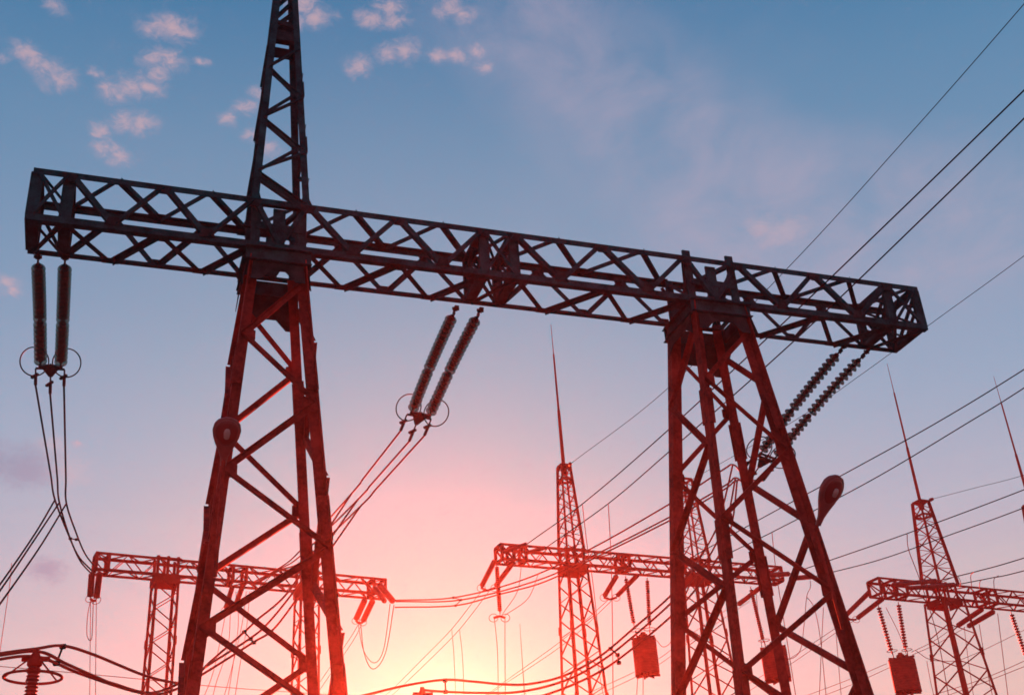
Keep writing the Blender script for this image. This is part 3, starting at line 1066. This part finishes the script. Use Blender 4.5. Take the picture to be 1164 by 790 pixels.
wire([(650, 526, 44), (755, 445, 39), (900, 300, 31), (1035, 152, 26), (1164, 5, 22), (1330, -190, 18)], .012, "faint thin wire climbing from a mast tip to the top right corner", "ground_wire")
wirez([(600, 617.5, 16.6), (662, 572.6, 16.3), (747, 500, 16.2), (880, 377, 16.4), (1023, 240, 16.8), (1164, 103, 17.4), (1330, -60, 18.2)], .020, "upper of the two dark lines crossing the top right sky", "conductor")
wirez([(621, 622, 16.6), (691, 572.6, 16.3), (762, 512, 16.2), (900, 390, 16.4), (1057, 240, 16.8), (1164, 135, 17.4), (1330, -30, 18.2)], .020, "lower of the two dark lines crossing the top right sky", "conductor")
wirez([(783, 547, 21.5), (900, 480, 20.8), (980, 425, 20.6), (1065, 363, 20.8), (1164, 291, 21.4), (1330, 165, 22.6)], .011, "faint thin wire rising to the right edge past the beam's right end", "ground_wire")
wirez([(790, 631, 16.5), (875, 584, 16.2), (970, 533, 16.1), (1065.5, 480, 16.2), (1164, 420, 16.6), (1330, 312, 17.6)], .018, "upper wire of the pair passing just above the right lamp head", "conductor")
wirez([(800, 643, 16.5), (832, 627, 16.3), (877, 605, 16.2), (990, 546, 16.1), (1101, 480, 16.2), (1164, 441, 16.6), (1330, 332, 17.6)], .018, "lower wire of the pair passing just behind the right lamp head", "conductor")
wirez([(898, 652, 16.6), (960, 631, 16.3), (1040, 603, 16.2), (1164, 556.5, 16.4), (1330, 490, 17.4)], .019, "upper wire of the pair crossing in front of the right mast", "conductor")
wirez([(926, 655, 16.5), (1000, 636, 16.3), (1082, 607, 16.2), (1164, 577, 16.4), (1330, 512, 17.4)], .019, "lower wire of the pair crossing in front of the right mast", "conductor")
wirez([(1068, 659.5, 16.9), (1115, 648, 16.7), (1164, 634, 16.6), (1330, 582, 17.0)], .022, "upper wire leaving the pale strings above the right gantry", "conductor")
wirez([(1089, 664, 16.8), (1125, 657, 16.7), (1164, 648.5, 16.6), (1330, 603, 17.0)], .022, "lower wire leaving the pale strings above the right gantry", "conductor")
wire([(1060, 567, 53), (1110, 554, 49), (1164, 540, 46), (1330, 490, 38)], .010, "faint wire tied to the small insulator on the right mast tip", "ground_wire")

# left phase: three wires from the clamps back to the low left gantry, three taps towards the left edge
GL = "three-wire bundle from the beam's left end"
kL = [at(62.5, 568, 30), at(67.5, 571, 30), at(75.5, 572, 30)]
wire([oL[0], oL[0].lerp(kL[0], .33) , oL[0].lerp(kL[0], .75), kL[0], (78, 608, 34.5), (91, 637, 38.6), (104, 652, 40.6)], .026, "bundle wire hanging from the left shield rings, outermost left", group=GL)
wire([oL[1], oL[1].lerp(kL[1], .33), oL[1].lerp(kL[1], .75), kL[1], (79.5, 611, 34.5), (90, 633, 38.6), (104, 648, 40.6)], .026, "bundle wire hanging from the left shield rings, middle one", group=GL)
wire([oL[2], oL[2].lerp(kL[2], .33), oL[2].lerp(kL[2], .75), kL[2], (86, 604, 34.5), (96, 628, 38.6), (106, 642, 40.6)], .026, "bundle wire hanging from the left shield rings, innermost right", group=GL)
wire([kL[0], (40, 606, 28), (0, 664, 25.5), (-70, 758, 22)], .025, "upper of three taps falling to the left edge of the frame")
wire([kL[1], (40, 612, 28), (0, 671, 25.5), (-70, 766, 22)], .025, "middle of three taps falling to the left edge of the frame")
wire([kL[2], (45, 622, 28), (0, 686, 25.5), (-70, 780, 22)], .025, "lowest of three taps falling to the left edge of the frame")

# middle phase
kM = [at(400, 560.5, 31.5), at(407, 567.5, 31.5), at(410, 575, 31.5)]
GM = "three-wire bundle from the beam's middle"
for k, (o_, e_) in enumerate(zip(oM, ((339, 628, 40), (341, 632, 40), (344, 637, 40)))):
    wire([o_, o_.lerp(kM[k], .35), o_.lerp(kM[k], .75), kM[k], e_, (318, 645 + k * 1.5, 42.5), (287, 662 + k * 2, 43.8)], .026,
         "bundle wire slanting from the middle shield rings, %s" % ("upper left one", "central one", "lower right one")[k], group=GM, mat=M_FLAREWIRE)
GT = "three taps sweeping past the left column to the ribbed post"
wire([kM[0], (387, 580, 31), (366, 612, 30.2), (328, 672, 29), (292.7, 704, 28), (277.7, 718, 27), (240, 751, 25.5), (224, 767, 24.5), (208, 776, 23.8), (168, 768.5, 22), (107, 744, 20), (71.5, 733.7, 19), (41, 737, 18.2), (0, 742.5, 17.5), (-80, 756, 16)], .026, "uppermost tap arching over the ribbed post at lower left", group=GT, mat=M_FLAREWIRE)
wire([kM[1], (391, 590, 31), (369, 622, 30.2), (334.7, 671, 29), (304.6, 708, 28), (284, 725.5, 27), (240, 753.5, 25.5), (210.5, 772.8, 24), (172, 787, 22.5), (130, 777, 21), (110, 769.5, 20.2), (75, 754, 19.2), (45, 740.5, 18.2), (0, 744.5, 17.5), (-80, 758, 16)], .026, "middle tap passing the cap of the ribbed post at lower left", group=GT, mat=M_FLAREWIRE)
wire([kM[2], (394, 598, 31), (369, 634, 30.2), (339, 678, 29), (311, 714.7, 28), (287.4, 730, 27), (240, 760, 25.5), (200, 783, 23.8), (165, 788, 22.2), (96, 767, 20), (63, 753, 18.8), (46, 747, 18.1), (27, 745.5, 17.9), (0, 749, 17.5), (-80, 763, 16)], .026, "lowest tap clamped at the cap of the ribbed post at lower left", group=GT, mat=M_FLAREWIRE)

# right phase
GR = "three-wire bundle from the right column to the low left gantry"
kR = [at(833, 528, 32.5), at(836, 543, 32.5), at(838, 546, 32.5)]
wire([oR[0], kR[0], (820, 535, 33), (764, 571, 35), (667, 626, 38.5), (591, 660, 41), (515.5, 679, 42.5), (449.5, 682, 43.5)], .025, "upper wire of the long sagging bundle crossing below the middle gantry", group=GR, mat=M_FLAREWIRE)
wire([oR[1], kR[1], (822, 553, 33), (764, 586, 35), (682, 627.5, 38.5), (612, 659, 41), (524, 681.6, 42.5), (450, 683.5, 43.5)], .025, "central wire of the long sagging bundle crossing below the middle gantry", group=GR, mat=M_FLAREWIRE)
wire([oR[2], kR[2], (822, 557, 33), (764, 590, 35), (684, 630, 38.5), (619, 661, 41), (565, 676, 42), (517.5, 688, 42.8), (449, 690, 43.5)], .025, "lowest wire of the long sagging bundle crossing below the middle gantry", group=GR, mat=M_FLAREWIRE)
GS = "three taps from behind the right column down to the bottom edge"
wire([kR[0], (823, 571, 32), (815, 599, 31), (795, 635, 30), (766, 673, 29), (720, 714, 28), (680, 747, 27), (640, 768, 26.6), (602, 777, 26.4), (573, 777.5, 26.2), (540, 774.5, 26), (505, 772.3, 25.8), (460, 779, 25.6), (416, 789.5, 25.2), (340, 808, 24)], .026, "uppermost tap with a long shallow hump along the bottom edge", group=GS, mat=M_FLAREWIRE)
wire([kR[1], (829, 580, 32), (820, 606, 31), (798, 645, 30), (766, 682, 29), (720, 723, 28), (680, 753.5, 27), (640, 774, 26.6), (590, 786, 26.2), (540, 787, 26), (500, 785.5, 25.8), (482, 784, 25.7)], .026, "middle tap running along the bottom edge to a post cap", group=GS, mat=M_FLAREWIRE)
wire([kR[2], (833, 590, 32), (824, 618, 31), (802, 655, 30), (767, 696, 29), (720, 736, 28), (680, 764, 27), (630, 786, 26.6), (580, 799, 26.2), (520, 800, 26), (484, 792, 25.7)], .026, "lowest tap dropping out of the bottom edge of the frame", group=GS, mat=M_FLAREWIRE)


def spacer(pts, label):
    p = [at(*q) for q in pts]
    m = MB()
    for a, b in zip(p, p[1:]): m.rod(a, b, .018)
    for a in p: m.lathe(a - Vector((.05, 0, 0)), (1, 0, 0), [(0, .03), (.01, .045), (.09, .045), (.1, .03)], 8)
    tag(m.build("spacer", M_CAP, origin=p[0], smooth=False), label, "spacer", "spacers clamped between bundle wires")


spacer([(71.5, 734.5, 19), (64, 753.5, 18.9)], "short spacer on the taps right of the ribbed post")
spacer([(277.7, 718, 27), (285, 726, 27), (288.5, 730, 27)], "spacer on the sweeping taps just right of the left leg")
spacer([(694, 737, 27.3), (702, 744, 27.4), (703.5, 753, 27.5)], "spacer on the taps left of the coil drum")
spacer([(515.5, 679, 42.5), (524, 681.6, 42.5), (518, 688, 42.8)], "spacer in the middle of the long sagging bundle")
spacer([(506, 773, 25.8), (506.5, 786, 25.8)], "spacer on the hump at the bottom edge")
spacer([(80, 612, 35), (87, 613, 35)], "spacer on the curved wires left of the low left gantry")

# thin pairs, droppers and jumper loops
T = .0125
for pts, r, lb, nm in (
    ([(552, 670, 45), (544, 676, 45.4), (513.5, 714.6, 48), (480, 749, 51), (449.5, 779.6, 54), (425, 802, 57)], T, "left wire of the thin pair falling from the V at the middle gantry's left tip", "conductor"),
    ([(556, 671, 45), (552, 677, 45.4), (521.7, 715.7, 48), (490, 748, 51), (458, 778.6, 54), (432, 802, 57)], T, "right wire of the thin pair falling from the V at the middle gantry's left tip", "conductor"),
    ([(513.5, 715, 48), (516, 745, 48), (518.5, 800, 48)], T, "left one of two droppers below the thin falling pair", "dropper"),
    ([(522.5, 716, 48), (526, 750, 48), (527.5, 800, 48)], T, "right one of two droppers below the thin falling pair", "dropper"),
    ([(692, 681, 47.2), (640, 726.5, 50), (574, 774, 54), (530, 806, 57)], T, "upper wire of the thin pair falling leftward from the V beside the coil drum", "conductor"),
    ([(697, 681, 47.2), (640, 732.5, 50), (557, 788, 54), (535, 806, 57)], T, "lower wire of the thin pair falling leftward from the V beside the coil drum", "conductor"),
    ([(562, 703, 42.3), (565.5, 740, 42.3), (566.5, 800, 42.3)], T, "left dropper under the vertical string of the middle gantry", "dropper"),
    ([(574, 703, 42.3), (574, 740, 42.3), (574.5, 800, 42.3)], T, "right dropper under the vertical string of the middle gantry", "dropper"),
    ([(592.5, 645, 43), (588, 672, 42.8), (571, 698, 42.4)], T, "left jumper loop beside the vertical string of the middle gantry", "jumper_loop"),
    ([(612, 652, 43), (600, 680, 42.8), (574, 699, 42.4)], T, "right jumper loop beside the vertical string of the middle gantry", "jumper_loop"),
    ([(662, 573, 40.6), (668, 625, 41), (673, 655, 41), (680, 715, 41), (690, 800, 41)], .014, "dropper from the upper dark line down past the middle gantry's mast", "dropper"),
    ([(691.5, 573, 39), (694.5, 632, 39.5), (696, 700, 39.5), (697, 800, 39.5)], .014, "dropper from the lower dark line down through the middle gantry", "dropper"),
    ([(877.5, 605, 39), (882, 648, 39.5), (891, 705, 39.5), (906, 800, 39.5)], T, "dropper from the lower wire left of the right lamp head", "dropper"),
    ([(1031, 606, 41), (1033, 625, 41.2), (1046, 660, 41.5), (1065, 721, 42), (1080, 800, 42)], .014, "dropper passing left of the right mast", "dropper"),
    ([(1089, 655, 46), (1092, 661, 46.5), (1091, 668, 47)], .014, "short tie above the right gantry, first right of its mast", "dropper"),
    ([(1107, 650, 46), (1103.5, 654, 46.5), (1104.5, 666, 47)], .014, "short tie above the right gantry, second right of its mast", "dropper"),
    ([(1118, 658, 46), (1114, 661, 46.5), (1113.5, 669, 47)], .014, "short tie above the right gantry, third right of its mast", "dropper"),
    ([(1135, 654, 46), (1130, 658, 46.5), (1130, 668, 47)], .014, "short tie above the right gantry, nearest the right edge", "dropper"),
    ([(1113, 709, 54), (1119, 745, 54), (1130, 800, 54)], .015, "dropper below the right gantry, left one of the clear pair", "dropper"),
    ([(1134, 697, 54), (1140, 745, 54), (1147, 800, 54)], .015, "dropper below the right gantry, right one of the clear pair", "dropper"),
    ([(1053.5, 751, 52), (1058, 775, 52), (1064, 800, 52)], T, "short dropper right of the clear coil drum", "dropper"),
    ([(1041, 739, 51.6), (1054, 748, 51.8), (1068, 751, 52), (1085, 751, 52.4)], .014, "jumper from the clear coil drum to the mast", "jumper_loop"),
    ([(1036, 741, 51.6), (1062, 728, 55), (1085, 712, 56.5)], T, "upper wire between the clear coil drum and the slanting strings", "conductor"),
    ([(1037, 744, 51.6), (1066, 731, 55), (1097, 713, 56.8)], T, "lower wire between the clear coil drum and the slanting strings", "conductor"),
    ([(967, 704, 54), (954, 711, 55), (898, 748, 59), (830, 790, 64)], T, "upper wire of the thin pair left of the right gantry's slanting strings", "conductor"),
    ([(971, 705, 54), (957, 714, 55), (901, 753, 59), (836, 795, 64)], T, "lower wire of the thin pair left of the right gantry's slanting strings", "conductor"),
    ([(1180, 744, 60), (1119, 770.5, 62), (1060, 790, 64), (1030, 800, 65)], .015, "upper of two thin wires rising to the lower right corner", "conductor"),
    ([(1180, 751, 60), (1119, 775, 62), (1060, 796, 64), (1030, 806, 65)], .015, "lower of two thin wires rising to the lower right corner", "conductor"),
    ([(1008, 754, 60), (965, 772, 62), (920, 789, 64), (890, 800, 65)], T, "upper of two thin wires behind the right leg of the right column", "conductor"),
    ([(1012, 758, 60), (970, 777, 62), (926, 794, 64), (900, 803, 65)], T, "lower of two thin wires behind the right leg of the right column", "conductor"),
    ([(407, 708, 47.9), (413, 738, 47), (425, 753, 46), (436, 738, 45), (443.5, 686, 44)], .014, "inner loop hanging right of the left column", "jumper_loop"),
    ([(410, 708, 47.9), (414, 742, 47), (424, 760, 46), (438, 742, 45), (448, 687, 43.8)], .016, "outer loop hanging right of the left column", "jumper_loop"),
    ([(407, 710, 48), (396, 728, 49.5), (362, 777, 53), (345, 802, 55)], T, "left wire of the thin pair falling behind the right foot of the left column", "conductor"),
    ([(411, 710, 48), (400, 730, 49.5), (368, 777, 53), (350, 802, 55)], T, "right wire of the thin pair falling behind the right foot of the left column", "conductor"),
    ([(103, 682, 41.2), (99.5, 700, 41.2), (99, 722, 41.2), (104, 726, 41.2), (105.5, 700, 41.3), (106, 684, 41.3)], .014, "narrow loop hanging under the low left gantry's left tip", "jumper_loop"),
    ([(103, 683, 41.3), (102.5, 730, 41.4), (102, 800, 41.4)], T, "left dropper under the low left gantry's left tip", "dropper"),
    ([(109.5, 683, 41.3), (109, 730, 41.4), (108.5, 800, 41.4)], T, "right dropper under the low left gantry's left tip", "dropper"),
    ([(257, 694, 44.6), (250, 730, 44.5), (241, 768, 44), (228, 800, 44)], T, "left one of three thin droppers behind the left column's front legs", "dropper"),
    ([(262, 696, 44.6), (259, 735, 44.5), (246, 775, 44), (240, 800, 44)], T, "middle one of three thin droppers behind the left column's front legs", "dropper"),
    ([(280, 672, 43.8), (275, 710, 44), (262, 765, 44), (252, 800, 44)], T, "right one of three thin droppers behind the left column's front legs", "dropper"),
    ([(-40, 753, 40), (0, 757, 41), (80, 764, 42), (160, 771.5, 43), (240, 779.5, 45), (350, 787.5, 48), (420, 791, 50)], .013, "long thin wire crossing low behind the ribbed post", "conductor"),
    ([(13, 640, 40), (11.5, 660, 40), (5, 705, 40), (-3, 760, 40)], .012, "thin dropper near the left edge of the frame", "dropper"),
    ([(921, 660, 45.2), (921, 668, 45), (917, 678, 44.5), (914, 710, 44.5), (909, 740, 45), (895, 748, 46), (884, 730, 47.5)], T, "jumper loop left of the right column's right leg", "jumper_loop"),
    ([(917, 678, 44.5), (925, 690, 44.5), (932, 722, 44.5), (940, 800, 44.5)], T, "curved dropper inside the right column's right face", "dropper"),
    ([(936, 690, 47), (934, 730, 47), (931, 800, 47)], T, "straight dropper inside the right column's right face", "dropper"),
    ([(948, 690, 49), (952, 740, 49), (957, 800, 49)], T, "straight dropper next to the right column's right leg", "dropper"),
    ([(746, 727, 45.3), (754, 735, 45.2), (763, 728, 45), (766, 706, 44.8)], T, "small jumper loop between the hanging coil drum and the right column", "jumper_loop"),
    ([(672, 786, 55), (720, 764, 57), (751, 747, 58), (785, 721, 60), (850, 676, 64)], T, "upper wire of the faint pair rising behind the left leg of the right column", "conductor"),
    ([(676, 791, 55), (723, 769, 57), (752, 753, 58), (787, 727, 60), (852, 683, 64)], T, "lower wire of the faint pair rising behind the left leg of the right column", "conductor"),
    ([(679, 752, 52), (683, 775, 52), (688, 800, 52)], T, "faint dropper between the middle gantry's mast and the coil drum, left one", "dropper"),
    ([(686, 756, 53), (689, 778, 53), (692, 802, 53)], T, "faint dropper between the middle gantry's mast and the coil drum, right one", "dropper"),
    ([(268, 672, 43.6), (271, 705, 43.8), (267, 740, 44), (258, 800, 44)], T, "thin dropper dead centre of the left column's lower panel", "dropper"),
    ([(284, 672, 43.8), (280, 715, 44), (272, 760, 44), (266, 800, 44)], T, "thin dropper right of centre in the left column's lower panel", "dropper"),
    ([(859, 668, 48), (862, 700, 48), (866, 735, 47.8)], T, "thin tie beside the string of the half hidden coil drum", "dropper"),
    ([(1007, 690, 52), (1022, 720, 52), (1030, 743, 51.8)], T, "thin tie crossing between the two strings of the clear coil drum", "dropper"),
    ([(1096, 712, 56), (1100, 745, 56), (1108, 800, 56)], T, "thin dropper just behind the right mast's right leg", "dropper"),
    ([(1086, 752, 58), (1119, 738, 59), (1180, 708, 61)], T, "thin wire climbing to the right edge below the right gantry", "conductor"),
    ([(725, 770, 45.3), (724, 785, 45.3), (724, 800, 45.3)], T, "left dropper below the coil drum of the middle gantry", "dropper"),
    ([(731, 770, 45.3), (731, 785, 45.3), (731, 800, 45.3)], T, "right dropper below the coil drum of the middle gantry", "dropper"),
):
    wire(pts, r, lb, nm, "thin wires around the far gantries", M_FLAREWIRE)

# far thin rod seen between the two portal columns
p0, p1 = at(588.5, 709, 80), at(597, 800, 80)
p0 = Vector((p1.x, p1.y, at(589, 709, p1.y).z))
b0 = Vector((p1.x, p1.y, 0))
m = MB().rod(b0, b0.lerp(p0, .7), .10, .05).rod(b0.lerp(p0, .7), p0, .05, .012)
tag(m.build("lightning_pole", M_FAR, origin=b0), "thin far pole standing alone just right of the vertical string", "pole")

# ------------------------------------------------------------------ post insulators
def post_insulator(capx, capy, Y, ringd, label, hgt):
    top = at(capx, capy, Y)
    root = empty("post_insulator", (top.x, top.y, 0), label, "insulator", "post insulators with ring tops")
    z1 = top.z - .22
    prof = []
    n, l = int(hgt / .055), hgt
    for i in range(n):
        z, h = l * i / n, l / n
        prof += [(z, .070), (z + h * .35, .098), (z + h * .5, .096), (z + h * .75, .070)]
    base = Vector((top.x, top.y, z1 - hgt))
    MB().lathe(base, Z3, prof, 20).build("porcelain", M_PORC, root)
    c = Vector((top.x, top.y, z1))
    MB().lathe(c, Z3, [(-.01, .08), (.02, .11), (.09, .11), (.10, .075), (.19, .065), (.20, .05), (.26, .045)], 16).bar(c + Vector((-.2, 0, .13)), c + Vector((.22, 0, .10)), .07, .05, Z3).build("cap", M_FAR, root)
    rc = c - Z3 * .16
    ring = [rc + Vector((math.cos(k), math.sin(k), 0)) * ringd / 2 for k in [2 * math.pi * i / 40 for i in range(40)]]
    rr = MB().tube(ring, .022, 8, True)
    rr.build("grading_ring", M_FAR, root)
    for k in (3.4, .95, 5.7, 2.2):
        MB().rod(c + Vector((math.cos(k), math.sin(k), 0)) * .12 + Z3 * .09, rc + Vector((math.cos(k), math.sin(k), 0)) * ringd / 2, .013).build("ring_strut", M_FAR, root)
    st = MB()
    for a in (-1, 1):
        for b in (-1, 1):
            st.angle((top.x + a * .22, top.y + b * .22, base.z), (top.x + a * .32, top.y + b * .32, 0), .08, .01, (-a, 0, 0), -1 if a * b > 0 else 1)
    st.bar(base - Z3 * .06, base, .6, .6, (1, 0, 0))
    for i in range(5):
        z0, z2 = base.z * i / 5, base.z * (i + 1) / 5
        for b in (-1, 1):
            st.bar((top.x - .26, top.y + b * .27, z0), (top.x + .26, top.y + b * .27, z2), .04, .03)
    st.build("stand", M_FAR, root)


post_insulator(41, 741, 18.0, .83, "ribbed post insulator with a round ring at the lower left corner", 2.2)
post_insulator(480, 783, 25.6, .70, "post insulator whose cap just shows at the bottom edge", 2.2)

# ------------------------------------------------------------------ lamps clamped to the columns
def lamp(base, tip, wide, label, pole):
    ax = tip - base
    l = ax.length
    k = ax.normalized()
    side = k.cross(Z3).normalized()
    up = side.cross(k).normalized()
    root = empty("street_lamp", base, label, "lamp", "lamps on the portal columns")
    # (position along the head, half width, height above and below the axis)
    S = [(0.0, .10, .10, .07), (.16, .13, .13, .08), (.30, .22, .17, .10), (.45, .36, .22, .11), (.60, .46, .25, .115), (.74, .50, .26, .12), (.87, .45, .22, .115), (.95, .33, .15, .10), (1.0, .10, .05, .06)]
    m = MB()
    n = 24
    for z, hw, ht, hb_ in S:
        for i in range(n):
            a = 2 * math.pi * i / n
            cx, sy = math.cos(a), math.sin(a)
            y = (ht if sy > 0 else hb_) * wide * (1 if abs(sy) < .6 or sy > 0 else .9) * (abs(sy) ** .8) * (1 if sy > 0 else -1)
            m.v.append(base + k * (l * z) + side * (hw * wide * (abs(cx) ** .85) * (1 if cx > 0 else -1)) + up * y)
    for j in range(len(S) - 1):
        for i in range(n):
            q = (i + 1) % n
            m.f.append((j * n + i, j * n + q, (j + 1) * n + q, (j + 1) * n + i))
    m.f.append(tuple(range(n - 1, -1, -1)))
    m.f.append(tuple((len(S) - 1) * n + i for i in range(n)))
    m.sm = True
    m.build("housing", M_LAMP, root)
    # rim and bowl on the underside
    c = base + k * (l * .70) - up * (.118 * wide)
    rim = [c + k * (l * .255 * math.cos(a)) + side * (.40 * wide * math.sin(a) * (1 + .12 * math.cos(a))) for a in [2 * math.pi * i / 32 for i in range(32)]]
    MB().tube(rim, .014, 6, True).build("rim", M_LAMP, root)
    b = MB()
    rings = ((1.0, 0), (.97, .03), (.80, .07), (.5, .10), (.2, .115))
    for f, dz in rings:
        for p in rim: b.v.append(c + (p - c) * f * .97 - up * (dz * wide))
    for j in range(len(rings) - 1):
        for i in range(32):
            q = (i + 1) % 32
            b.f.append((j * 32 + i, j * 32 + q, (j + 1) * 32 + q, (j + 1) * 32 + i))
    b.f.append(tuple((len(rings) - 1) * 32 + i for i in range(32)))
    b.f.append(tuple(range(31, -1, -1)))
    b.sm = True
    b.build("reflector", M_LAMPIN, root)
    e = c - up * .12 * wide
    MB().lathe(e - k * .09, k, [(0, .03), (.02, .05), (.12, .06), (.17, .045), (.19, .02)], 12).build("lens", M_LENS, root)
    pp = MB().tube(spline([base + k * .12] + pole, 8), .035, 8)
    pp.build("arm", M_FLARESTEEL, root)
    return root


b1 = at(253.5, 529, 19.55)
lamp(b1, at(259.5, 474.5, 18.95), .50, "lamp head seen from below on the left column's leg", [b1 - Z3 * .15, b1 + Vector((-.02, .06, -.7)), b1 + Vector((-.06, .12, -2.0))])
b2 = at(930, 597, 23.6)
lamp(b2, at(951.5, 540, 22.9), .56, "lamp head on a bent arm standing clear beside the right column", [at(927, 604, 23.7), at(933, 625, 23.8), at(944, 665, 23.9), at(958, 715, 24.0)])

# ------------------------------------------------------------------ top-level names already set; nothing else to add
